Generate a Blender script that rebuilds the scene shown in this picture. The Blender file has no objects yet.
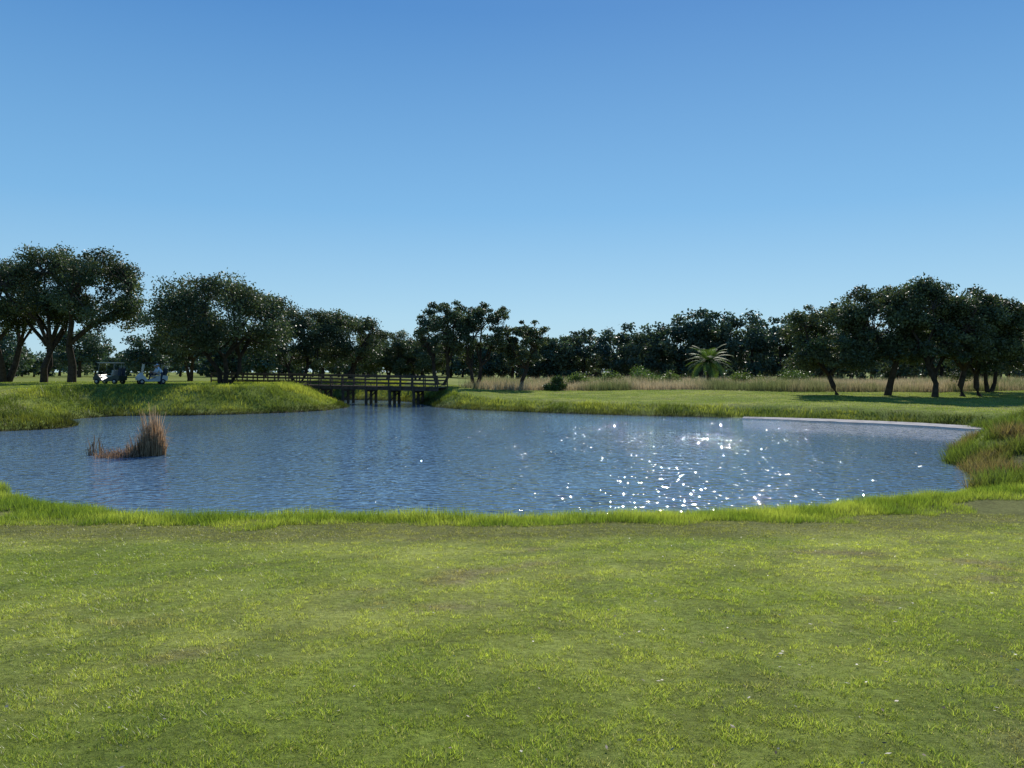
import bpy, math, numpy as np
from mathutils import Vector, Matrix
R0=np.random.default_rng(7)
scene=bpy.context.scene
# ------------------------------------------------------------ helpers
def link(o):
    scene.collection.objects.link(o); return o
def np_mesh(name,V,F,mats,mi=None,col=None,smooth=False):
    V=np.asarray(V,dtype=np.float32); F=np.asarray(F,dtype=np.int32)
    me=bpy.data.meshes.new(name)
    me.vertices.add(len(V)); me.vertices.foreach_set('co',V.ravel())
    k=F.shape[1]; n=len(F)
    me.loops.add(n*k); me.loops.foreach_set('vertex_index',F.ravel())
    me.polygons.add(n); me.polygons.foreach_set('loop_start',np.arange(0,n*k,k,dtype=np.int32))
    me.polygons.foreach_set('loop_total',np.full(n,k,dtype=np.int32))
    for m in mats: me.materials.append(m)
    if mi is not None: me.polygons.foreach_set('material_index',np.asarray(mi,dtype=np.int32))
    me.polygons.foreach_set('use_smooth',np.full(n,smooth))
    me.update(calc_edges=True)
    if col is not None:
        a=me.color_attributes.new('Col','FLOAT_COLOR','POINT')
        c=np.ones((len(V),4),dtype=np.float32); c[:,:3]=col
        a.data.foreach_set('color',c.ravel())
    return link(bpy.data.objects.new(name,me))
_T={}
def vnoise(x,y,scale,seed=0):
    if seed not in _T: _T[seed]=np.random.default_rng(100+seed).random((256,256))
    T=_T[seed]; x=np.asarray(x)*scale+57.3; y=np.asarray(y)*scale+31.7
    xi=np.floor(x).astype(int); yi=np.floor(y).astype(int); fx=x-xi; fy=y-yi
    fx=fx*fx*(3-2*fx); fy=fy*fy*(3-2*fy)
    a=T[xi%256,yi%256];b=T[(xi+1)%256,yi%256];c=T[xi%256,(yi+1)%256];d=T[(xi+1)%256,(yi+1)%256]
    return (a*(1-fx)+b*fx)*(1-fy)+(c*(1-fx)+d*fx)*fy
def fbm(x,y,s,seed=0,o=3):
    t=0;a=.5;w=0
    for i in range(o):
        t=t+a*vnoise(x,y,s*2**i,seed+i); w+=a; a*=.5
    return t/w
def ss(t):
    t=np.clip(t,0,1); return t*t*(3-2*t)
# ------------------------------------------------------------ materials
def newmat(name):
    m=bpy.data.materials.new(name); m.use_nodes=True
    nt=m.node_tree; nt.nodes.clear()
    out=nt.nodes.new('ShaderNodeOutputMaterial')
    return m,nt,out
def N(nt,t,**kw):
    n=nt.nodes.new(t)
    for k,v in kw.items(): setattr(n,k,v)
    return n
def simple(name,col,rough=.6,spec=.3,metal=0,noise=.25,scale=8,bump=.0):
    m,nt,out=newmat(name)
    p=N(nt,'ShaderNodeBsdfPrincipled'); p.inputs['Roughness'].default_value=rough
    p.inputs['Specular IOR Level'].default_value=spec; p.inputs['Metallic'].default_value=metal
    tc=N(nt,'ShaderNodeTexCoord'); nz=N(nt,'ShaderNodeTexNoise'); nz.inputs['Scale'].default_value=scale; nz.inputs['Detail'].default_value=6
    nt.links.new(tc.outputs['Object'],nz.inputs['Vector'])
    cr=N(nt,'ShaderNodeValToRGB')
    cr.color_ramp.elements[0].position=.3; cr.color_ramp.elements[1].position=.7
    cr.color_ramp.elements[0].color=tuple(c*(1-noise) for c in col)+(1,)
    cr.color_ramp.elements[1].color=tuple(min(1,c*(1+noise)) for c in col)+(1,)
    nt.links.new(nz.outputs['Fac'],cr.inputs['Fac']); nt.links.new(cr.outputs['Color'],p.inputs['Base Color'])
    nt.links.new(p.outputs[0],out.inputs[0]); return m
def leafmat(name,trans=.35,rough=.5,spec=.3,tcol=(1.5,1.5,.6)):
    m,nt,out=newmat(name)
    at=N(nt,'ShaderNodeAttribute',attribute_name='Col')
    p=N(nt,'ShaderNodeBsdfPrincipled'); p.inputs['Roughness'].default_value=rough; p.inputs['Specular IOR Level'].default_value=spec
    nt.links.new(at.outputs['Color'],p.inputs['Base Color'])
    mu=N(nt,'ShaderNodeMix',data_type='RGBA',blend_type='MULTIPLY'); mu.inputs['Factor'].default_value=1
    mu.clamp_result=False
    nt.links.new(at.outputs['Color'],mu.inputs[6]); mu.inputs[7].default_value=tcol+(1,)
    t=N(nt,'ShaderNodeBsdfTranslucent'); nt.links.new(mu.outputs[2],t.inputs['Color'])
    mx=N(nt,'ShaderNodeMixShader'); mx.inputs[0].default_value=trans
    nt.links.new(p.outputs[0],mx.inputs[1]); nt.links.new(t.outputs[0],mx.inputs[2]); nt.links.new(mx.outputs[0],out.inputs[0])
    return m
M_oak=leafmat('oak_leaves',.22,.5,.3,(1.3,1.5,.8))
M_grass=leafmat('grass_blades',.55,.38,.5,(1.5,1.5,.75))
M_reed=leafmat('dry_reeds',.35,.6,.2,(1.2,1.1,1))
M_palm=leafmat('palm_fronds',.3,.6,.15,(1.3,1.4,.6))
M_litter=leafmat('fallen_leaves',.1,.5,.4,(1,1,1))
M_bark=simple('bark',(.055,.042,.032),.9,.1,noise=.4,scale=3)
M_wood=simple('weathered_wood',(.08,.06,.045),.85,.15,noise=.35,scale=4)
M_conc=simple('pale_concrete',(.42,.39,.36),.9,.1,noise=.25,scale=1.5)
M_black=simple('black_rubber',(.02,.02,.02),.8,.2)
M_dark=simple('dark_green_paint',(.02,.035,.03),.4,.4,noise=.05)
M_white=simple('white_plastic',(.48,.48,.46),.5,.4,noise=.05)
M_seat=simple('cream_vinyl',(.4,.37,.32),.6,.3,noise=.08)
M_metal=simple('metal',(.3,.3,.3),.45,.5,1,noise=.1)
M_bag=simple('dark_bag',(.04,.045,.06),.7,.2)
M_skin=simple('skin',(.45,.27,.19),.6,.3,noise=.06)
M_shirt=simple('pale_blue_shirt',(.5,.6,.72),.8,.1,noise=.06)
M_shirt2=simple('white_shirt',(.6,.6,.6),.8,.1,noise=.06)
M_pants=simple('dark_trousers',(.04,.045,.06),.85,.1)
M_hair=simple('brown_hair',(.05,.03,.02),.7,.2)
m,nt,out=newmat('clear_windshield'); g=N(nt,'ShaderNodeBsdfTransparent'); g.inputs[0].default_value=(.8,.85,.85,1); gl=N(nt,'ShaderNodeBsdfGlossy'); gl.inputs['Roughness'].default_value=.03
mx=N(nt,'ShaderNodeMixShader'); mx.inputs[0].default_value=.1; nt.links.new(g.outputs[0],mx.inputs[1]); nt.links.new(gl.outputs[0],mx.inputs[2]); nt.links.new(mx.outputs[0],out.inputs[0]); M_glass=m
# ------------------------------------------------------------ pond outline (metres, water level z=0)
shore=[(-13.2,20.2),(-10.3,17.4),(-7.6,15.9),(-4.5,16.0),(-.25,15.8),(4.1,16.2),(6.8,17.0),(9.0,18.4),(11.6,19.6),(13.6,21.3),
(14.3,24),(15.8,27.5),(19.0,33),(24,38),(26.5,41),(23.3,46),(20,48.8),(17,51),(13,53.2),(6.3,55.9),(-1,61.4),(-6.5,66.6),(-8.4,74),
(-10.3,80),(-14,84.5),(-22,87.5),(-27,86),(-24,80.5),(-17.5,76.5),(-14.8,70),(-14.4,64.5),(-16.0,59.5),(-22,55.2),(-28,54.6),(-29,50),(-25.2,45),(-24.6,42.5),(-27,39.6),(-35,38),
(-48,39),(-50,33),(-40,29),(-25,26.5),(-17,23.5)]
def chaikin(p,n=2):
    p=np.array(p,float)
    for _ in range(n):
        q=np.roll(p,-1,0); p=np.stack([.75*p+.25*q,.25*p+.75*q],1).reshape(-1,2)
    return p
P=chaikin(shore)
def sdf(x,y):
    sh=np.shape(x); x=np.ravel(x); y=np.ravel(y)
    best=np.full(x.shape,1e18); ins=np.zeros(x.shape,bool)
    for i in range(len(P)):
        ax,ay=P[i]; bx,by=P[(i+1)%len(P)]
        dx,dy=bx-ax,by-ay
        t=np.clip(((x-ax)*dx+(y-ay)*dy)/(dx*dx+dy*dy+1e-12),0,1)
        d=(x-ax-t*dx)**2+(y-ay-t*dy)**2; best=np.minimum(best,d)
        c=((ay>y)!=(by>y))
        if c.any():
            xi=ax+(y-ay)*dx/(dy if dy!=0 else 1e-12); ins^=(c&(x<xi))
    d=np.sqrt(best); return np.where(ins,-d,d).reshape(sh)
# ------------------------------------------------------------ terrain
def axis(lo,hi,step,far0,far1):
    a=list(np.arange(lo,hi+1e-6,step)); s=step
    while a[-1]<far1: s*=1.22; a.append(a[-1]+s)
    s=step
    while a[0]>far0: s*=1.22; a.insert(0,a[0]-s)
    return np.array(a)
GX=axis(-60,60,.45,-1600,1600); GY=axis(2,105,.4,-400,3000)
X,Y=np.meshgrid(GX,GY,indexing='ij')
CP=np.array([(15.4,51.6),(17.2,50.4),(20,48.2),(23.0,45.4),(25.4,41.4)])
def dconc(x,y):
    best=np.full(np.shape(x),1e9)
    for (ax,ay),(bx,by) in zip(CP[:-1],CP[1:]):
        dx,dy=bx-ax,by-ay; t=np.clip(((x-ax)*dx+(y-ay)*dy)/(dx*dx+dy*dy),0,1)
        best=np.minimum(best,np.hypot(x-ax-t*dx,y-ay-t*dy))
    return best
DC=dconc(X,Y)
SD=sdf(X,Y)+ (fbm(X,Y,.5,3)-.5)*.8*ss((DC-1)/3)
def base(x,y):
    near=np.where(y<0,1.5,np.clip(1.5-.084*y,.2,1.5))
    left=.55+1.45*ss((y-44)/12)
    right=.7+.5*ss((y-45)/45)
    far=left+(right-left)*ss((x+13)/14)
    rb=.5*np.exp(-((x-19)**2+(y-28)**2)/22)
    return near+(far-near)*ss((y-20)/16)+rb+(fbm(x,y,.15,11)-.5)*.14+(fbm(x,y,.03,5)-.5)*.2*ss((y-20)/30)
Bz=base(X,Y)
wid=np.where(Y<30,1.3,3.0); wid=wid+np.where((X<-11)&(Y>45),2.3,0)
Zt=np.where(SD>0,.03+Bz*ss((SD+wid*.12)/(wid*1.12)),np.maximum(-1.2,SD*.35))
Zt=np.where((SD>0),Zt*(.08+.92*ss((DC-.9)/2.4)),Zt)
Zt=np.where((SD<=0),np.minimum(Zt,-.02+0*Zt),Zt)
nx,ny=X.shape
def grid_interp(A,x,y):
    i=np.clip(np.searchsorted(GX,x)-1,0,nx-2); j=np.clip(np.searchsorted(GY,y)-1,0,ny-2)
    fx=(x-GX[i])/(GX[i+1]-GX[i]); fy=(y-GY[j])/(GY[j+1]-GY[j])
    return (A[i,j]*(1-fx)+A[i+1,j]*fx)*(1-fy)+(A[i,j+1]*(1-fx)+A[i+1,j+1]*fx)*fy
def hgt(x,y): return grid_interp(Zt,np.asarray(x,float),np.asarray(y,float))
def sdi(x,y): return grid_interp(SD,np.asarray(x,float),np.asarray(y,float))
idx=np.arange(nx*ny).reshape(nx,ny)
F=np.stack([idx[:-1,:-1],idx[1:,:-1],idx[1:,1:],idx[:-1,1:]],-1).reshape(-1,4)
def mixc(a,b,t): return np.asarray(a)*(1-t[...,None])+np.asarray(b)*t[...,None]
def turf(x,y,sd):
    n1=fbm(x,y,.35,20); n2=fbm(x,y,1.7,24); n3=fbm(x,y,.08,28)
    c=mixc((.22,.275,.05),(.335,.365,.09),ss((n1-.3)/.4))
    c=mixc(c,(.165,.22,.045),.6*ss((n2-.46)/.22))
    c=mixc(c,(.32,.26,.14),.7*ss((n2*.5+n1*.3+n3*.2-.60)/.12))
    if sd is not None:
        c=mixc(c,(.16,.155,.06),.7*(1-ss((sd-3.4)/1.4))*(y<26))
    return c
def meadow_mask(x,y):
    e=79+3*np.sin(x*.13)+(fbm(x,y,.2,40)-.5)*5 - np.where(x>30,(x-30)*.05,0)
    return ss((y-e)/1.5)*ss((x+6)/4)*(1-ss((y-190)/30))
Ctur=turf(X,Y,SD)*np.where(Y<20,.82,.78)[...,None]
mm=meadow_mask(X,Y)
Cg=mixc(Ctur,(.24,.21,.11),mm)
Cg=mixc(Cg,(.05,.045,.025),1-ss((SD-.05)/.35))
m,nt,out=newmat('turf_ground')
p=N(nt,'ShaderNodeBsdfPrincipled'); p.inputs['Roughness'].default_value=.95; p.inputs['Specular IOR Level'].default_value=.05
at=N(nt,'ShaderNodeAttribute',attribute_name='Col'); tc=N(nt,'ShaderNodeTexCoord')
n1=N(nt,'ShaderNodeTexNoise'); n1.inputs['Scale'].default_value=14; n1.inputs['Detail'].default_value=8; n1.inputs['Roughness'].default_value=.7
n2=N(nt,'ShaderNodeTexNoise'); n2.inputs['Scale'].default_value=1.2; n2.inputs['Detail'].default_value=8; n2.inputs['Roughness'].default_value=.65
nt.links.new(tc.outputs['Object'],n1.inputs['Vector']); nt.links.new(tc.outputs['Object'],n2.inputs['Vector'])
mr=N(nt,'ShaderNodeMapRange'); mr.inputs[1].default_value=.3; mr.inputs[2].default_value=.7; mr.inputs[3].default_value=.5; mr.inputs[4].default_value=1.4
nt.links.new(n1.outputs['Fac'],mr.inputs[0])
mr2=N(nt,'ShaderNodeMapRange'); mr2.inputs[1].default_value=.3; mr2.inputs[2].default_value=.7; mr2.inputs[3].default_value=.7; mr2.inputs[4].default_value=1.3
nt.links.new(n2.outputs['Fac'],mr2.inputs[0])
mm_=N(nt,'ShaderNodeMath',operation='MULTIPLY'); nt.links.new(mr.outputs[0],mm_.inputs[0]); nt.links.new(mr2.outputs[0],mm_.inputs[1])
vs=N(nt,'ShaderNodeVectorMath',operation='SCALE'); nt.links.new(at.outputs['Color'],vs.inputs[0]); nt.links.new(mm_.outputs[0],vs.inputs['Scale'])
nt.links.new(vs.outputs[0],p.inputs['Base Color'])
b=N(nt,'ShaderNodeBump'); b.inputs['Strength'].default_value=.8; b.inputs['Distance'].default_value=.05
nt.links.new(n1.outputs['Fac'],b.inputs['Height']); nt.links.new(b.outputs['Normal'],p.inputs['Normal']); nt.links.new(p.outputs[0],out.inputs[0])
np_mesh('ground',np.stack([X,Y,Zt],-1).reshape(-1,3),F,[m],col=Cg.reshape(-1,3),smooth=True)
# ------------------------------------------------------------ water
m,nt,out=newmat('pond_water')
p=N(nt,'ShaderNodeBsdfPrincipled'); p.inputs['Base Color'].default_value=(.11,.185,.26,1); p.inputs['Roughness'].default_value=.03
p.inputs['IOR'].default_value=1.5
geo=N(nt,'ShaderNodeNewGeometry')
def wn(scale,sx,sy,detail,rough=.5):
    mp=N(nt,'ShaderNodeMapping'); mp.inputs['Scale'].default_value=(sx,sy,1); mp.inputs['Rotation'].default_value=(0,0,.15)
    nt.links.new(geo.outputs['Position'],mp.inputs['Vector'])
    n=N(nt,'ShaderNodeTexNoise'); n.inputs['Scale'].default_value=scale; n.inputs['Detail'].default_value=detail; n.inputs['Roughness'].default_value=rough
    nt.links.new(mp.outputs[0],n.inputs['Vector']); return n
a1=wn(1.7,.6,1.25,2,.5); a2=wn(5,.8,1.1,.6); a3=wn(.07,.5,1.5,3); a4=wn(3.4,1,1,0); a5=wn(.35,1,.7,2)
def mrange(src,a,b_,c_,d_):
    q=N(nt,'ShaderNodeMapRange'); q.inputs[1].default_value=a; q.inputs[2].default_value=b_; q.inputs[3].default_value=c_; q.inputs[4].default_value=d_
    nt.links.new(src,q.inputs[0]); return q.outputs[0]
st=mrange(a3.outputs['Fac'],.35,.65,.6,1.05)
# calmer water in the lee of the far and left banks
sxyz=N(nt,'ShaderNodeSeparateXYZ'); nt.links.new(geo.outputs['Position'],sxyz.inputs[0])
calm=mrange(sxyz.outputs['Y'],34,56,1,.4)
mc=N(nt,'ShaderNodeMath',operation='MULTIPLY'); nt.links.new(st,mc.inputs[0]); nt.links.new(calm,mc.inputs[1])
b1=N(nt,'ShaderNodeBump'); b1.inputs['Distance'].default_value=.06
b2=N(nt,'ShaderNodeBump'); b2.inputs['Distance'].default_value=.085
nt.links.new(mc.outputs[0],b1.inputs['Strength']); nt.links.new(mc.outputs[0],b2.inputs['Strength'])
nt.links.new(a1.outputs['Fac'],b1.inputs['Height']); nt.links.new(a2.outputs['Fac'],b2.inputs['Height'])
b3=N(nt,'ShaderNodeBump'); b3.inputs['Distance'].default_value=.085
nt.links.new(mrange(a4.outputs['Fac'],.5,.85,0,1),b3.inputs['Height'])
mc2=N(nt,'ShaderNodeMath',operation='MULTIPLY'); nt.links.new(mrange(a5.outputs['Fac'],.42,.6,.15,1),mc2.inputs[0]); nt.links.new(calm,mc2.inputs[1]); nt.links.new(mc2.outputs[0],b3.inputs['Strength'])
nt.links.new(b1.outputs[0],b2.inputs['Normal']); nt.links.new(b2.outputs[0],b3.inputs['Normal']); nt.links.new(b3.outputs[0],p.inputs['Normal']); nt.links.new(p.outputs[0],out.inputs[0])
np_mesh('pond_water',[(-55,14,0),(32,14,0),(32,99,0),(-55,99,0)],[(0,1,2,3)],[m])
# ------------------------------------------------------------ grass
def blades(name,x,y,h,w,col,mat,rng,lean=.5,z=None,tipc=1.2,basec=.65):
    n=len(x)
    z=hgt(x,y)-.01 if z is None else z
    th=rng.random(n)*6.283; la=rng.random(n)*6.283; ll=h*lean*rng.random(n)
    wx=np.cos(th)*w/2; wy=np.sin(th)*w/2
    V=np.empty((n,3,3)); 
    V[:,0]=np.stack([x-wx,y-wy,z],-1); V[:,1]=np.stack([x+wx,y+wy,z],-1)
    V[:,2]=np.stack([x+np.cos(la)*ll,y+np.sin(la)*ll,z+h],-1)
    C=np.empty((n,3,3)); C[:,0]=col*basec; C[:,1]=col*basec; C[:,2]=np.minimum(col*tipc,.95)  # ambient occlusion put into the blade colour: dark base, brighter tip
    return np_mesh(name,V.reshape(-1,3),np.arange(n*3).reshape(n,3),[mat],col=C.reshape(-1,3))
rng=np.random.default_rng(1)
n=260000
u=rng.random(n); ty=2.3*(15.5/2.3)**(u**.68); tx=(rng.random(n)*2-1)*(.74*ty+1.6)
nb_=4
tb=rng.uniform(.5,1.5,n)
yy=np.repeat(ty,nb_)+rng.normal(size=n*nb_)*.014; xx=np.repeat(tx,nb_)+rng.normal(size=n*nb_)*.014; tbb=np.repeat(tb,nb_)
sdl=sdi(xx,yy)
k=(sdl>1.8)&(rng.random(n*nb_)<.45+1.1*fbm(xx,yy,3.3,60,2)); xx=xx[k];yy=yy[k];sdl=sdl[k];tbb=tbb[k]
c=turf(xx,yy,sdl)*(tbb*rng.uniform(.6,1.4,len(xx)))[:,None]
tuft=ss((fbm(xx,yy,7,64,3)-.36)/.3)
c=c*(0.68+.5*tuft[:,None]); pale=rng.random(len(xx))<.08; c[pale]=np.array((.5,.46,.29))*rng.uniform(.6,1.3,(pale.sum(),1))  # a random few blades get a pale, bright tone
h=(.013+.025*rng.random(len(xx)))*(.6+.55*tuft)*(.6+.4*tbb); w=.0040+.00055*yy*rng.uniform(.6,1.2,len(xx))
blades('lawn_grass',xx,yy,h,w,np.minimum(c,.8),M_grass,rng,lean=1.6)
def scatter(n,x0,x1,y0,y1,f):
    x=rng.uniform(x0,x1,n); y=rng.uniform(y0,y1,n); s=sdi(x,y); k=f(x,y,s); return x[k],y[k],s[k]
xs,ys,s=scatter(700000,-20,16,11.5,24,lambda x,y,s:(s>-.12)&(s<1.2+2.1*fbm(x,y,.9,70))&(y<22)&(rng.random(len(x))<.15+1.3*fbm(x,y,1.5,72)))
c=mixc((.15,.225,.035),(.35,.41,.085),ss((fbm(xs,ys,1.1,74)-.25)/.5))*rng.uniform(.5,1.35,(len(xs),1))
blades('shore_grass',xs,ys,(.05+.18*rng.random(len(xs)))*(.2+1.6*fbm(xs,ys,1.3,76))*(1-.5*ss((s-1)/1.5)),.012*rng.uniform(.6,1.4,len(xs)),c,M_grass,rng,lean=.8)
xs,ys,s=scatter(420000,12,36,19.5,43,lambda x,y,s:(s>-.3)&(x>11.8)&(s<6)&(rng.random(len(x))<(.2+1.3*ss((fbm(x,y,.9,80)-.32)/.25))*np.exp(-np.maximum(s-2.5,0))))
br=ss((fbm(xs,ys,.5,82)-.5)/.2); lump=ss((fbm(xs,ys,.9,80)-.32)/.3)
c=mixc((.12,.17,.035),(.19,.15,.08),br)*rng.uniform(.3,1.35,(len(xs),1))
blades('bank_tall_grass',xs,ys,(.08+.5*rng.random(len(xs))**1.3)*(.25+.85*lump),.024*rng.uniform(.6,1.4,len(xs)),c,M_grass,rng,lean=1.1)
xs,ys,s=scatter(750000,-46,27,36,98,lambda x,y,s:(s>-.15)&(s<np.where(x<-12,6.5,2.2))&(rng.random(len(x))<.3+fbm(x,y,.7,86))&(dconc(x,y)>1.1))
c=mixc((.12,.165,.03),(.31,.345,.07),ss((fbm(xs,ys,.5,88)-.3)/.4))*rng.uniform(.6,1.35,(len(xs),1))
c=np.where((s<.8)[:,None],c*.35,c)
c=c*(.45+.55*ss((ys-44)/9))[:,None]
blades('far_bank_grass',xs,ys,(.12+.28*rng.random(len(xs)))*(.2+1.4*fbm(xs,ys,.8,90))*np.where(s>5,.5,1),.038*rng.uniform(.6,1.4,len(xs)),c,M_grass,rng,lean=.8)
xs=rng.uniform(-58,62,340000); ys=rng.uniform(36,86,340000); s=sdi(xs,ys)
k=(s>1.8)&(meadow_mask(xs,ys)<.6)&(dconc(xs,ys)>1.2); xs=xs[k];ys=ys[k]
c=turf(xs,ys,None)*rng.uniform(.55,1.1,(len(xs),1))*np.array((.92,1,1))
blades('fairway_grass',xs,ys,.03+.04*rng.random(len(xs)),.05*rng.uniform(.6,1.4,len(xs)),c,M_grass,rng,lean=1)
n=270000
xs=rng.uniform(-6,105,n); ys=76+60*rng.random(n)**1.5
k=rng.random(n)<meadow_mask(xs,ys)*(.3+fbm(xs,ys,.3,92)); xs=xs[k];ys=ys[k]
g=ss((fbm(xs,ys,.16,94)-.36)/.25)
c=mixc((.48,.41,.25),(.20,.24,.09),g)*rng.uniform(.6,1.35,(len(xs),1))
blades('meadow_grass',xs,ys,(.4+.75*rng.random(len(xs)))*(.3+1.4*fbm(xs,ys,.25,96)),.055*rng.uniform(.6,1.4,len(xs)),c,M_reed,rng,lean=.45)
# ------------------------------------------------------------ leaves / tubes
def leafquads(Pn,L,W,rng):
    n=len(Pn); u=rng.normal(size=(n,3)); u/=np.linalg.norm(u,axis=1)[:,None]
    v=np.cross(u,rng.normal(size=(n,3))); v/=np.linalg.norm(v,axis=1)[:,None]+1e-9
    L=np.asarray(L)*np.ones(n); W=np.asarray(W)*np.ones(n)
    return np.stack([Pn-u*L[:,None]/2,Pn+v*W[:,None]/2,Pn+u*L[:,None]/2,Pn-v*W[:,None]/2],1).reshape(-1,3)
class MB:
    def __init__(s): s.V=[];s.F=[];s.M=[];s.C=[];s.n=0
    def add(s,V,F,mi,col=(1,1,1)):
        V=np.asarray(V,float); F=np.asarray(F,int)
        s.V.append(V); s.F.append(F+s.n); s.M.append(np.full(len(F),mi)); s.C.append(np.ones((len(V),3))*np.asarray(col)); s.n+=len(V)
    def tube(s,pts,rad,mi,sides=7):
        pts=np.asarray(pts,float); k=len(pts); V=[]
        for i in range(k):
            t=pts[min(i+1,k-1)]-pts[max(i-1,0)]; t=t/(np.linalg.norm(t)+1e-9)
            a=np.cross(t,(0,0,1)) if abs(t[2])<.9 else np.cross(t,(0,1,0)); a/=np.linalg.norm(a); bb=np.cross(t,a)
            for j in range(sides):
                q=6.28318*j/sides; V.append(pts[i]+rad[i]*(math.cos(q)*a+math.sin(q)*bb))
        Fq=[(i*sides+j,i*sides+(j+1)%sides,(i+1)*sides+(j+1)%sides,(i+1)*sides+j) for i in range(k-1) for j in range(sides)]
        s.add(V,Fq,mi)
    def box(s,c,d,mi,rot=None):
        V=np.array([(x,y,z) for x in(-.5,.5) for y in(-.5,.5) for z in(-.5,.5)])*np.asarray(d)
        if rot is not None: V=V@np.array(Matrix.Rotation(rot[0],3,rot[1])).T
        s.add(V+np.asarray(c),[(0,1,3,2),(4,6,7,5),(0,4,5,1),(2,3,7,6),(0,2,6,4),(1,5,7,3)],mi)
    def beam(s,a,b,w,h,mi):
        a=np.asarray(a,float);b=np.asarray(b,float); t=b-a; t/=np.linalg.norm(t)
        up=np.array((0,0,1.)) if abs(t[2])<.95 else np.array((0,1.,0))
        r=np.cross(t,up); r/=np.linalg.norm(r); u=np.cross(r,t)
        V=[p+r*w/2*sx+u*h/2*sz for p in(a,b) for sx,sz in((-1,-1),(1,-1),(1,1),(-1,1))]
        s.add(V,[(0,1,2,3),(7,6,5,4),(0,4,5,1),(1,5,6,2),(2,6,7,3),(3,7,4,0)],mi)
    def prism(s,prof,y0,y1,mi):
        lo,hi=prof; k=len(lo); V=[]
        for y in(y0,y1):
            for q in lo: V.append((q[0],y,q[1]))
            for q in hi: V.append((q[0],y,q[1]))
        F=[]; o=2*k
        for i in range(k-1):
            F+= [(i,i+1,k+i+1,k+i),(o+k+i,o+k+i+1,o+i+1,o+i),(k+i,k+i+1,o+k+i+1,o+k+i),(i+1,i,o+i,o+i+1)]
        F+=[(0,k,o+k,o),(k-1,o+k-1,o+2*k-1,2*k-1)]
        s.add(V,F,mi)
    def lathe(s,c,prof,mi,ax='y',seg=18):
        V=[];k=len(prof)
        for i in range(seg):
            q=6.28318*i/seg
            for r,t in prof:
                V.append((c[0]+r*math.cos(q),c[1]+t,c[2]+r*math.sin(q)) if ax=='y' else (c[0]+r*math.cos(q),c[1]+r*math.sin(q),c[2]+t))
        F=[(i*k+j,((i+1)%seg)*k+j,((i+1)%seg)*k+j+1,i*k+j+1) for i in range(seg) for j in range(k-1)]
        s.add(V,F,mi)
    def leaves(s,Pn,L,W,mi,col,rng):
        V=leafquads(Pn,L,W,rng); n=len(Pn)
        s.add(V,np.arange(n*4).reshape(n,4),mi,np.repeat(col,4,0))
    def build(s,name,mats,smooth=False):
        return np_mesh(name,np.concatenate(s.V),np.concatenate(s.F),mats,np.concatenate(s.M),np.concatenate(s.C),smooth)
def clumpleaves(rng,cs,rs,nper,flat=.65):
    P_=[];ci=[]
    for i,(c,r) in enumerate(zip(cs,rs)):
        n=max(10,int(nper*(r/np.mean(rs))**2)); d=rng.normal(size=(n,3)); d/=np.linalg.norm(d,axis=1)[:,None]
        rr=r*(rng.random(n)**.5)*rng.choice([1,1,1,1.3],n)
        P_.append(c+d*rr[:,None]*np.array((1,1,flat))); ci.append(np.full(n,i))
    return np.concatenate(P_),np.concatenate(ci)
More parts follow.
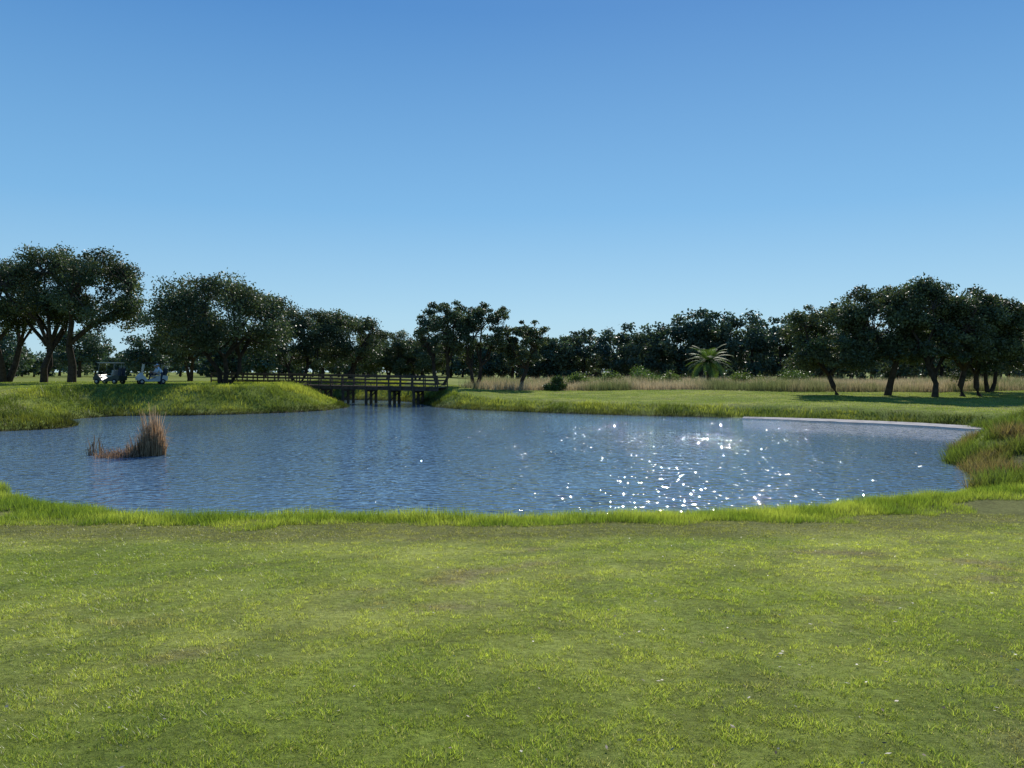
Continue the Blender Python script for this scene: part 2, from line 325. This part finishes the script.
def oak(x,y,H,R,seed,trunks=2,cb=.3,lean=(0,0),ncl=60,nper=190,leaf=.24,tint=(1,1,1),name='live_oak_tree',tr=.24):
    rng=np.random.default_rng(seed); z0=float(hgt(x,y))-.1
    ncl=int(ncl*1.6); nper=int(nper*1.15)
    mb=MB(); C=np.array((lean[0],lean[1],H*(cb+1)/2)); rv=H*(1-cb)/2
    cs=[]
    lobes=rng.normal(size=(7,3)); lobes/=np.linalg.norm(lobes,axis=1)[:,None]
    while len(cs)<ncl:
        d=rng.normal(size=3); d/=np.linalg.norm(d)
        if d[2]<-.85: continue
        lb=max(0,(lobes@d).max())
        f=rng.uniform(.4,1)**.6*(.60+.38*lb**2)
        dz=math.copysign(abs(d[2])**.75,d[2])
        q=C+np.array((d[0]*R,d[1]*R,dz*rv))*f
        cs.append(q)
    cs=np.array(cs); rs=R*rng.uniform(.09,.25,ncl)
    ends=[]
    for t in range(trunks):
        a=6.28*(t+rng.random()*.6)/trunks+seed; sp=.35*trunks*.5
        b0=np.array((math.cos(a)*sp*.6,math.sin(a)*sp*.6,-.2)); th=H*rng.uniform(.2,.3)
        top=np.array((math.cos(a)*R*.22+lean[0]*.35,math.sin(a)*R*.22+lean[1]*.35,th))
        mid=(b0+top)/2+rng.normal(size=3)*np.array((.22,.22,0))
        r0=tr*H/10*(1.25 if trunks==1 else 1)
        mb.tube([b0,b0+(mid-b0)*.15,mid,top],[r0*1.5,r0*1.1,r0*.9,r0*.75],0,8)
        nl=4
        for l in range(nl):
            a2=a+6.28*(l+.5*rng.random())/nl if trunks==1 else a+(l-1.5)*.85+rng.normal()*.2
            e=C+np.array((math.cos(a2)*R*.6,math.sin(a2)*R*.6,rv*rng.uniform(-.2,.45)))
            m1=top+(e-top)*.4+np.array((0,0,rng.uniform(-.4,.3)))+rng.normal(size=3)*.3; m2=top+(e-top)*.72+rng.normal(size=3)*.35
            mb.tube([top,m1,m2,e],[r0*.62,r0*.48,r0*.34,r0*.2],0,6); ends+= [(m1,r0*.35),(m2,r0*.28),(e,r0*.2)]
    E=np.array([e[0] for e in ends])
    for c in cs:
        i=np.argmin(np.linalg.norm(E-c,axis=1)+rng.random(len(E))*.4); a=E[i]; r=min(.07,ends[i][1])
        mb.tube([a,(a+c)/2+rng.normal(size=3)*.2,c],[r,r*.7,r*.35],0,4)
    Pn,ci=clumpleaves(rng,cs,rs,nper)
    cc=mixc((.048,.07,.036),(.12,.135,.062),rng.random(ncl))*rng.uniform(.65,1.35,(ncl,1))
    col=cc[ci]*rng.uniform(.6,1.4,(len(Pn),1))*np.array(tint)
    mb.leaves(Pn,leaf*rng.uniform(.6,1.3,len(Pn)),leaf*.6*rng.uniform(.7,1.3,len(Pn)),1,col,rng)
    o=mb.build(name,[M_bark,M_oak]); o.location=(x,y,z0); return o
oak(-46.8,77,14.0,6.6,1,2,.32,(-.5,0),ncl=72,nper=200)
oak(-43.2,76,13.3,5.6,2,1,.34,(3.0,0),ncl=62,nper=200)
oak(-52.5,80,13.8,6.3,3,2,.26,(0,0))
oak(-37.5,90,9.8,5.0,4,2,.12)
oak(-27.2,73,10.5,7.4,5,3,.20,(.2,0),ncl=96,nper=210)
oak(-25.2,91,9.4,5.2,6,2,.14)
oak(-19.8,94,9.4,5.4,7,2,.14)
oak(-13.0,106,6.3,4.8,8,2,.06)
oak(-17.5,108,7.2,5.0,28,2,.06)
oak(-62,84,13,6.5,9,2,.25)
oak(-74,80,12.5,6.5,10,2,.3)
oak(-7.6,82,9.6,3.5,11,2,.24,ncl=46,nper=150)
oak(-4.0,83,9.6,3.4,12,2,.24,(1.0,0),ncl=42,nper=150)
oak(.9,84,8.0,3.0,13,1,.2,(.4,0),ncl=36,nper=140)
oak(29.6,70,8.6,4.6,14,1,.18,(-1.0,0))
oak(33.4,69,10.5,4.8,15,1,.16,(.2,0),ncl=66)
oak(36.2,66,10.4,5.0,16,2,.17,(.4,0),ncl=70)
oak(39.4,67.5,9.8,4.3,17,1,.17,(.5,0))
oak(41.6,68.5,9.2,4.2,18,1,.17,(1,0))
oak(47.5,77,8.8,4.8,19,2,.12)
oak(57,74,9,5,20,2,.22)
oak(67,78,9.5,5.5,21,2,.22)
# distant tree belt, with aerial haze put into the leaf colours
rng=np.random.default_rng(50)
mb=MB()
def crown(cx,cy,H,R,n=44,leaf=.55,nper=115,tint=(1.0,1.12,1.3),low=.0):  # tint paints bluish haze into the leaves
    z0=float(hgt(cx,cy)); d=rng.normal(size=(n,3)); d/=np.linalg.norm(d,axis=1)[:,None]
    f=rng.uniform(.4,1,n)[:,None]
    rv=H*(1-low)/2
    cs=np.array((cx,cy,z0+H*low+rv))+d*f*np.array((R,R,rv))*.9; rs=R*rng.uniform(.17,.32,n)
    Pn,ci=clumpleaves(rng,cs,rs,nper,.7)
    cc=mixc((.05,.075,.045),(.10,.115,.06),rng.random(n))*rng.uniform(.7,1.25,(n,1))
    col=cc[ci]*rng.uniform(.65,1.35,(len(Pn),1))*np.array(tint)
    mb.leaves(Pn,leaf*rng.uniform(.6,1.3,len(Pn)),leaf*.6,1,col,rng)
    mb.tube([(cx,cy,z0-.2),(cx+.3,cy,z0+H*.5)],[R*.07,R*.04],0,6)
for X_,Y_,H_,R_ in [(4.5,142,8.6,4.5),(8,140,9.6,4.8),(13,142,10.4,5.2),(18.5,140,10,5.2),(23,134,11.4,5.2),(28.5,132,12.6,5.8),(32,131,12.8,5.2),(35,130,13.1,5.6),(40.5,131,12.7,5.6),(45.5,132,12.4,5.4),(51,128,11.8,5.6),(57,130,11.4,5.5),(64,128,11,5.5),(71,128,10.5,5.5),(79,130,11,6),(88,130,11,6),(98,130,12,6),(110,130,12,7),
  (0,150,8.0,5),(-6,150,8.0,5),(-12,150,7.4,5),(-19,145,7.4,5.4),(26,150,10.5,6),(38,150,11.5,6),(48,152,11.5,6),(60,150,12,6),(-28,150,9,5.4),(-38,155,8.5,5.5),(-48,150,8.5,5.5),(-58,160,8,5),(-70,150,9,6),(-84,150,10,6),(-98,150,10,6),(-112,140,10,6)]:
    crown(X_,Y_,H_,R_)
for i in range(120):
    a=-330+i*5.6; crown(a+rng.uniform(-3,3),200+rng.uniform(-12,25),rng.uniform(7,10),rng.uniform(6,8),n=24,leaf=.9,nper=60,tint=(1.3,1.5,2.0))  # farthest ring, stronger painted haze in the tint
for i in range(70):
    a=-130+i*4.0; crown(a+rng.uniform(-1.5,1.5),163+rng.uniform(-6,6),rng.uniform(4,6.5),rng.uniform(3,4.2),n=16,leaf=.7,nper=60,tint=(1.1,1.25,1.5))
mb.build('distant_trees',[M_bark,M_oak])
def bush(x,y,H,R,seed,tint=(1,1,1),name='bush'):
    rng=np.random.default_rng(seed); n=26; d=rng.normal(size=(n,3)); d[:,2]=abs(d[:,2]); d/=np.linalg.norm(d,axis=1)[:,None]
    mb=MB(); cs=d*rng.uniform(.3,.85,(n,1))*np.array((R,R,H)); rs=R*rng.uniform(.22,.38,n)
    for c in cs: mb.tube([(0,0,0),c*.5+(0,0,.1),c],[.05,.035,.015],0,4)
    Pn,ci=clumpleaves(rng,cs,rs,120,.8); Pn[:,2]=np.maximum(Pn[:,2],.03)
    cc=mixc((.05,.08,.02),(.09,.12,.03),rng.random(n)); mb.leaves(Pn,.2,.12,1,cc[ci]*rng.uniform(.6,1.4,(len(Pn),1))*np.array(tint),rng)
    o=mb.build(name,[M_bark,M_oak]); o.location=(x,y,float(hgt(x,y))-.03)
bush(4.5,82,1.9,1.5,1,(1,1.05,1.2)); bush(17.0,98,3.2,2.8,2,(2.0,2.0,1.9)); bush(20.6,100,2.6,1.9,3,(2,1.9,1.7)); bush(8,94,2.2,2.2,4,(2,1.9,1.6)); bush(12,94,2.1,2,5,(2,1.9,1.6)); bush(38,104,2.8,2.7,6,(1.6,1.6,1.6)); bush(30,100,2.5,2.7,7,(1.9,1.8,1.6))
# ------------------------------------------------------------ palm
mb=MB(); rng=np.random.default_rng(5); zt=3.1
mb.tube([(0,0,-.1),(.05,0,1.2),(0,0,2.4),(0,0,zt)],[.36,.3,.3,.36],0,10)
for f in range(40):
    a=f*2.399; el=math.radians(78-100*(f/40)**1.0); L=rng.uniform(2.9,3.6); pts=[]
    p0=np.array((0,0,zt)); e=el
    for i in range(9):
        pts.append(p0.copy()); p0=p0+L/8*np.array((math.cos(a)*math.cos(e),math.sin(a)*math.cos(e),math.sin(e))); e-=.16
    mb.tube(pts,[.035-.003*i for i in range(9)],0,4)
    side=np.array((-math.sin(a),math.cos(a),0))
    for i in range(1,9):
      for sub in range(4):
        q=pts[i-1]+(pts[i]-pts[i-1])*(sub/4); t=pts[i]-pts[i-1]; t/=np.linalg.norm(t)
        ll=.62*math.sin(math.pi*min(1,(i+sub/4)/9.3))+.12
        for s_ in(-1,1):
            tip=q+side*s_*ll*.8+t*ll*.5+np.array((0,0,-.15*ll)); wv=t*.04
            g=rng.uniform(.7,1.3)
            mb.add([q-wv,q+wv,tip+wv*.3,tip-wv*.3],[(0,1,2,3)],1,np.array((.12,.19,.05))*g)
o=mb.build('palm_tree',[M_bark,M_palm]); o.location=(24.9,98,float(hgt(24.9,98)))
# ------------------------------------------------------------ reeds in the pond
mb=MB(); rng=np.random.default_rng(9)
def reedclump(cx,cy,r,n,h0,h1,colr,spread):
    for i in range(n):
        a=rng.random()*6.28; rr=r*math.sqrt(rng.random()); b0=np.array((cx+math.cos(a)*rr,cy+math.sin(a)*rr,-.1))
        h=rng.uniform(h0,h1)*(1-.45*(rr/r)**2)*rng.choice([.5,.7,.85,1]); ln=rng.normal(size=2)*spread*h+np.array((math.cos(a),math.sin(a)))*spread*h*.7*(rr/r)
        w=rng.uniform(.008,.022); th=rng.random()*3.14; wv=np.array((math.cos(th),math.sin(th),0))*w
        brk=rng.random()<.35
        m1=b0+np.array((ln[0]*.4,ln[1]*.4,h*.6)); tp=(m1+np.array((rng.normal()*.3*h,rng.normal()*.2*h,h*rng.uniform(-.15,.15)))) if brk else b0+np.array((ln[0],ln[1],h))
        c=np.array(colr)*rng.uniform(.4,1.4)
        mb.add([b0-wv,b0+wv,m1+wv*.8,m1-wv*.8,tp+wv*.3,tp-wv*.3],[(0,1,2,3),(3,2,4,5)],0,c)
reedclump(-13.35,28.7,.42,800,1.3,2.15,(.46,.32,.19),.08)
reedclump(-13.6,28.7,.58,450,.6,1.3,(.36,.25,.15),.15)
reedclump(-14.4,28.4,.85,700,.25,.6,(.30,.20,.13),.4)
reedclump(-15.6,28.9,.28,45,.8,1.4,(.2,.15,.1),.12)
mb.build('reed_clump',[M_reed])
# ------------------------------------------------------------ concrete edging on far right shore
mb=MB(); pts=CP
tt=np.linspace(0,len(pts)-1,60); cx=np.interp(tt,range(len(pts)),pts[:,0]); cy=np.interp(tt,range(len(pts)),pts[:,1])
V=[];kk=len(tt)
for i in range(kk):
    a=np.array((cx[min(i+1,kk-1)]-cx[max(i-1,0)],cy[min(i+1,kk-1)]-cy[max(i-1,0)])); a/=np.linalg.norm(a); nrm=np.array((a[1],-a[0]))
    if nrm[1]>0: nrm=-nrm
    j=rng.uniform(-.05,.05)+.08*math.sin(i*.6); tpr=min(1,i/30)*.75+.25
    f=np.array((cx[i],cy[i]))+nrm*(.1*tpr+j); bk=np.array((cx[i],cy[i]))-nrm*(1.0*tpr)
    V+= [(f[0],f[1],-.3),(f[0],f[1],.02),(bk[0],bk[1],.11),(bk[0],bk[1],-.3)]
Fq=[(i*4+j,i*4+j+1,(i+1)*4+j+1,(i+1)*4+j) for i in range(kk-1) for j in range(3)]
mb.add(V,Fq,0); mb.build('concrete_bank_edging',[M_conc])
# ------------------------------------------------------------ bridge
mb=MB(); A=np.array((-6.6,73.4,1.62)); B=np.array((-30.5,80.5,1.95)); t=(B-A); L=np.linalg.norm(t); tn=t/L; sd=np.array((tn[1],-tn[0],0)); sd/=np.linalg.norm(sd)
if sd[1]>0: sd=-sd
W=2.4; npl=int(L/.16)
for i in range(npl):
    c=A+tn*(i+.5)*.16; mb.beam(c-sd*W/2,c+sd*W/2,.145,.05,0)
nb=10
for s_ in(-1,1):
    o_=sd*s_*(W/2-.12)
    mb.beam(A+o_+(0,0,-.18),B+o_+(0,0,-.18),.15,.3,0)
    o2=sd*s_*(W/2+.02)
    mb.beam(A+o2+(0,0,1.08),B+o2+(0,0,1.08),.16,.06,0)
    for zz in(.32,.66,.95): mb.beam(A+o2+(0,0,zz),B+o2+(0,0,zz),.05,.13,0)
    for i in range(nb*2+1):
        c=A+tn*L*i/(nb*2)+o2*1.03; mb.beam(c+(0,0,-.3),c+(0,0,1.05),.11,.11,0)
for i in range(1,nb):
    c=A+tn*L*i/nb
    for s_ in(-1,0,1):
        q=c+sd*s_*(W/2-.15); mb.tube([q+(0,0,-.3),q*(1,1,0)+(0,0,-1)],[.14,.15],0,8)
    mb.beam(c-sd*(W/2)+(0,0,-.42),c+sd*(W/2)+(0,0,-.42),.2,.2,0)
    mb.beam(c-sd*(W/2-.1)+(0,0,-.5),c*(1,1,0)+sd*(W/2-.1)+(0,0,.25),.05,.14,0)
mb.build('wooden_footbridge',[M_wood])
# ------------------------------------------------------------ golf carts
def cart(x,y,yaw,body,roofm):
    mats=[body,M_black,M_seat,roofm,M_metal,M_glass,M_bag,M_white]; mb=MB()
    mb.prism(([(-1.15,.32),(-.85,.28),(-.3,.25),(.35,.25),(.8,.3),(1.18,.36)],[(-1.2,.72),(-.85,.78),(-.32,.62),(.35,.33),(.78,.86),(1.2,.6)]),-.58,.58,0)
    mb.prism(([(.78,.8),(.95,.78),(1.1,.6)],[(.72,1.0),(.9,.95),(1.16,.68)]),-.5,.5,0)
    mb.box((-.28,0,.68),(.52,1.08,.14),2); mb.box((-.56,0,.98),(.1,1.05,.42),2,(-.2,'Y'))
    mb.box((-.05,0,1.83),(1.75,1.16,.06),3); mb.box((-.05,0,1.79),(1.6,1.05,.05),3)
    for s_ in(-.5,.5):
        mb.tube([(.78,s_,.9),(.62,s_,1.8)],[.022,.022],4,6); mb.tube([(-.7,s_,.7),(-.72,s_,1.8)],[.022,.022],4,6)
        mb.tube([(-.6,s_,.8),(-.35,s_,.92),(-.1,s_,.9),(-.08,s_,.74)],[.018]*4,4,6)
        mb.box((1.18,s_*.75,.55),(.04,.18,.1),7)
    mb.box((.71,0,1.33),(.012,.96,.85),5,(-.17,'Y'))
    mb.tube([(.7,.27,.85),(.42,.27,1.08)],[.02,.02],1,6)
    a=[(.4+.06*math.sin(q),.27+.17*math.cos(q),1.1+.16*math.sin(q)) for q in np.linspace(0,6.283,13)]; mb.tube(a,[.015]*13,1,5)
    for wx in(-.78,.86):
        for wy in(-.53,.53):
            mb.lathe((wx,wy,.23),[(0,-.09),(.12,-.09),(.12,-.1),(.2,-.1),(.23,-.06),(.23,.06),(.2,.1),(.12,.1),(.12,.09),(0,.09)],1)
            mb.lathe((wx,wy,.23),[(0,-.115),(.09,-.11),(.115,-.095)],4); mb.lathe((wx,wy,.23),[(0,.115),(.09,.11),(.115,.095)],4)
    for s_ in(-.26,.26):
        mb.tube([(-1.0,s_,.6),(-1.12,s_,1.35)],[.13,.14],6,10)
        for k_ in range(5): mb.tube([(-1.1,s_+(k_-2)*.04,1.3),(-1.15,s_+(k_-2)*.05,1.48+.03*k_)],[.012,.03],4,5)
    o=mb.build('golf_cart',mats); o.location=(x,y,float(hgt(x,y))+.01); o.rotation_euler=(0,0,yaw); return o
cart(-34.3,66,math.radians(172),M_dark,M_seat)
cart(-30.9,66.3,math.radians(215),M_white,M_black)
# ------------------------------------------------------------ people
def person(name,x,y,z,yaw,J,shirt):
    order=['pelvis','waist','chest','neck','headb','shL','elL','wrL','haL','shR','elR','wrR','haR','hipL','knL','anL','toL','hipR','knR','anR','toR']
    rad={'pelvis':.15,'waist':.14,'chest':.16,'neck':.06,'headb':.06,'sh':.075,'el':.05,'wr':.032,'ha':.035,'hip':.1,'kn':.065,'an':.045,'to':.04}
    ed=[('pelvis','waist'),('waist','chest'),('chest','neck'),('neck','headb')]
    for s_ in'LR': ed+=[('chest','sh'+s_),('sh'+s_,'el'+s_),('el'+s_,'wr'+s_),('wr'+s_,'ha'+s_),('pelvis','hip'+s_),('hip'+s_,'kn'+s_),('kn'+s_,'an'+s_),('an'+s_,'to'+s_)]
    V=[Vector(J[k]) for k in order]; E=[(order.index(a),order.index(b)) for a,b in ed]
    Rr=[rad[k] if k in rad else rad[k[:-1]] for k in order]
    cls=['p','s','s','k','k']+['s','s','k','k']*2+['p','p','p','b']*2
    for s_ in'LR':
        hi=order.index('ha'+s_); hd=(V[hi]-V[order.index('wr'+s_)]).normalized(); sdv=hd.cross(Vector((0,1,0))).normalized()
        for q in range(5):
            off=(q-2)*.018; Lf=[.045,.07,.08,.075,.055][q]
            V.append(V[hi]+sdv*off+hd*.035); V.append(V[hi]+sdv*(off*1.6)+hd*(.03+Lf)); n_=len(V)
            E+=[(hi,n_-2),(n_-2,n_-1)]; Rr+=[.011,.008]; cls+=['k','k']
    me=bpy.data.meshes.new('tmp'); me.from_pydata([tuple(v) for v in V],E,[]); ob=link(bpy.data.objects.new('tmp',me))
    md=ob.modifiers.new('s','SKIN'); 
    if not me.skin_vertices:
        bpy.context.view_layer.objects.active=ob; bpy.ops.object.select_all(action='DESELECT'); ob.select_set(True)
        bpy.ops.mesh.customdata_skin_add()
    sv=me.skin_vertices[0].data
    for i,r in enumerate(Rr): sv[i].radius=(r,r); sv[i].use_root=(i==0)
    ob.modifiers.new('ss','SUBSURF').levels=1; 
    dg=bpy.context.evaluated_depsgraph_get(); bm=bpy.data.meshes.new_from_object(ob.evaluated_get(dg)); bpy.data.objects.remove(ob)
    mats=[shirt,M_pants,M_skin,M_black,M_hair]; bm.materials.clear()
    for m_ in mats: bm.materials.append(m_)
    mp={'s':0,'p':1,'k':2,'b':3}
    for f in bm.polygons:
        c=f.center; i=min(range(len(V)),key=lambda k_:(V[k_]-c).length-Rr[k_]); f.material_index=mp[cls[i]]; f.use_smooth=True
    body=link(bpy.data.objects.new('body',bm))
    hb=MB(); hc=np.array(J['headb'])+np.array((.01,0,.09))
    def ell(c,r,mi,z0=-1.57,z1=1.57):
        V_=[];S=14;T=8
        for i in range(T+1):
            for j in range(S):
                a=z0+(z1-z0)*i/T;q=6.283*j/S; V_.append((c[0]+r[0]*math.cos(a)*math.cos(q),c[1]+r[1]*math.cos(a)*math.sin(q),c[2]+r[2]*math.sin(a)))
        hb.add(V_,[(i*S+j,i*S+(j+1)%S,(i+1)*S+(j+1)%S,(i+1)*S+j) for i in range(T) for j in range(S)],mi)
    ell(hc,(.1,.078,.125),2); ell(hc+(-.014,0,.025),(.105,.086,.118),4,-.15,1.57); ell(hc+(.1,0,-.01),(.022,.014,.024),2)
    for s_ in(-1,1): ell(hc+(.09,s_*.032,.012),(.012,.014,.009),3); ell(hc+(0,s_*.08,0),(.02,.012,.032),2)
    ell(hc+(.09,0,-.055),(.012,.026,.008),3)
    ell(hc+(0,0,.05),(.11,.095,.09),0,0,1.57); hb.box(hc+(.13,0,.055),(.1,.13,.012),0)
    head=hb.build('head',mats,True)
    e=bpy.data.objects.new(name,None); link(e); e.location=(x,y,z); e.rotation_euler=(0,0,yaw); body.parent=e; head.parent=e
stand=dict(pelvis=(0,0,.95),waist=(.06,0,1.1),chest=(.2,0,1.33),neck=(.3,0,1.48),headb=(.34,0,1.54),shL=(.24,.19,1.38),elL=(.33,.24,1.12),wrL=(.5,.18,.98),haL=(.57,.16,.94),
 shR=(.24,-.19,1.38),elR=(.34,-.24,1.12),wrR=(.5,-.16,1.0),haR=(.57,-.12,.96),hipL=(0,.1,.88),knL=(.04,.12,.5),anL=(-.02,.13,.09),toL=(.15,.15,.04),hipR=(0,-.1,.88),knR=(.08,-.12,.5),anR=(.04,-.13,.09),toR=(.2,-.15,.04))
sit=dict(pelvis=(0,0,.1),waist=(-.02,0,.27),chest=(0,0,.48),neck=(.03,0,.62),headb=(.05,0,.69),shL=(0,.19,.55),elL=(.12,.24,.3),wrL=(.36,.16,.34),haL=(.43,.14,.37),
 shR=(0,-.19,.55),elR=(.12,-.24,.3),wrR=(.34,-.16,.25),haR=(.41,-.14,.22),hipL=(.05,.1,.1),knL=(.45,.13,.12),anL=(.55,.13,-.3),toL=(.7,.14,-.34),hipR=(.05,-.1,.1),knR=(.45,-.13,.12),anR=(.53,-.13,-.3),toR=(.68,-.14,-.34))
px,py=-29.7,65.6; person('standing_golfer',px,py,float(hgt(px,py)),math.radians(200),stand,M_shirt)
cx_,cy_=-30.9,66.3; ya=math.radians(215); ox,oy=-.3,.27
person('seated_golfer',cx_+ox*math.cos(ya)-oy*math.sin(ya),cy_+ox*math.sin(ya)+oy*math.cos(ya),float(hgt(cx_,cy_))+.76,ya,sit,M_shirt2)
# ------------------------------------------------------------ fallen leaves
rng=np.random.default_rng(77); n=1300
yl=rng.uniform(3,12,n); xl=(rng.random(n)*2-1)*(.74*yl+1); k=rng.random(n)<.25+.75*ss((xl+1)/4); xl=xl[k];yl=yl[k]; n=len(xl)
Pn=np.stack([xl,yl,hgt(xl,yl)+.022],-1); V=leafquads(Pn,rng.uniform(.02,.045,n),rng.uniform(.012,.022,n),rng); V[:,2]=np.repeat(Pn[:,2],4)+(V[:,2]-np.repeat(Pn[:,2],4))*.35
cl=np.where(rng.random((n,1))<.4,np.array((.36,.32,.25)),np.array((.14,.09,.05)))*rng.uniform(.7,1.2,(n,1))
np_mesh('fallen_leaves',V,np.arange(n*4).reshape(n,4),[M_litter],col=np.repeat(cl,4,0))
# ------------------------------------------------------------ light, sky, camera
EL=math.radians(36); AZ=math.radians(14)
w=bpy.data.worlds.new('World'); scene.world=w; w.use_nodes=True; nt=w.node_tree; nt.nodes.clear()
sk=N(nt,'ShaderNodeTexSky',sky_type='NISHITA'); sk.sun_disc=False; sk.sun_elevation=EL; sk.sun_rotation=AZ; sk.air_density=1.0; sk.dust_density=.1; sk.ozone_density=3.0; sk.altitude=0
tc=N(nt,'ShaderNodeTexCoord'); sp=N(nt,'ShaderNodeSeparateXYZ'); nt.links.new(tc.outputs['Generated'],sp.inputs[0])
cr=N(nt,'ShaderNodeValToRGB'); nt.links.new(sp.outputs['Z'],cr.inputs['Fac'])
els=cr.color_ramp.elements
stops=[(0,(.44,.69,.84)),(.07,(.38,.65,.85)),(.2,(.20,.48,.80)),(.42,(.075,.265,.62)),(1,(.02,.10,.42))]
els[0].position=0; els[0].color=stops[0][1]+(1,); els[1].position=1; els[1].color=stops[-1][1]+(1,)
for q,c_ in stops[1:-1]:
    e=els.new(q); e.color=c_+(1,)
sc=N(nt,'ShaderNodeVectorMath',operation='SCALE'); sc.inputs['Scale'].default_value=10; nt.links.new(cr.outputs[0],sc.inputs[0])
mx=N(nt,'ShaderNodeMix',data_type='RGBA'); mx.inputs['Factor'].default_value=.85; mx.clamp_result=False
nt.links.new(sk.outputs[0],mx.inputs[6]); nt.links.new(sc.outputs[0],mx.inputs[7])
bg=N(nt,'ShaderNodeBackground'); bg.inputs[1].default_value=.1; wo=N(nt,'ShaderNodeOutputWorld')
nt.links.new(mx.outputs[2],bg.inputs[0]); nt.links.new(bg.outputs[0],wo.inputs[0])
sl=bpy.data.lights.new('sun','SUN'); sl.energy=5; sl.angle=math.radians(.5); sl.color=(1,.95,.86); so=link(bpy.data.objects.new('sun',sl))
d=Vector((math.sin(AZ)*math.cos(EL),math.cos(AZ)*math.cos(EL),math.sin(EL))); so.rotation_euler=d.to_track_quat('Z','Y').to_euler(); so.location=d*50+Vector((0,0,10))
cam=bpy.data.cameras.new('camera'); co=link(bpy.data.objects.new('camera',cam)); co.location=(0,0,3.1); co.rotation_euler=(math.radians(90-.89),0,0)
cam.sensor_width=36; cam.lens=36*773/1024; cam.clip_end=6000; cam.clip_start=.05; scene.camera=co
scene.view_settings.view_transform='Standard'; scene.view_settings.look='None'; scene.view_settings.exposure=0
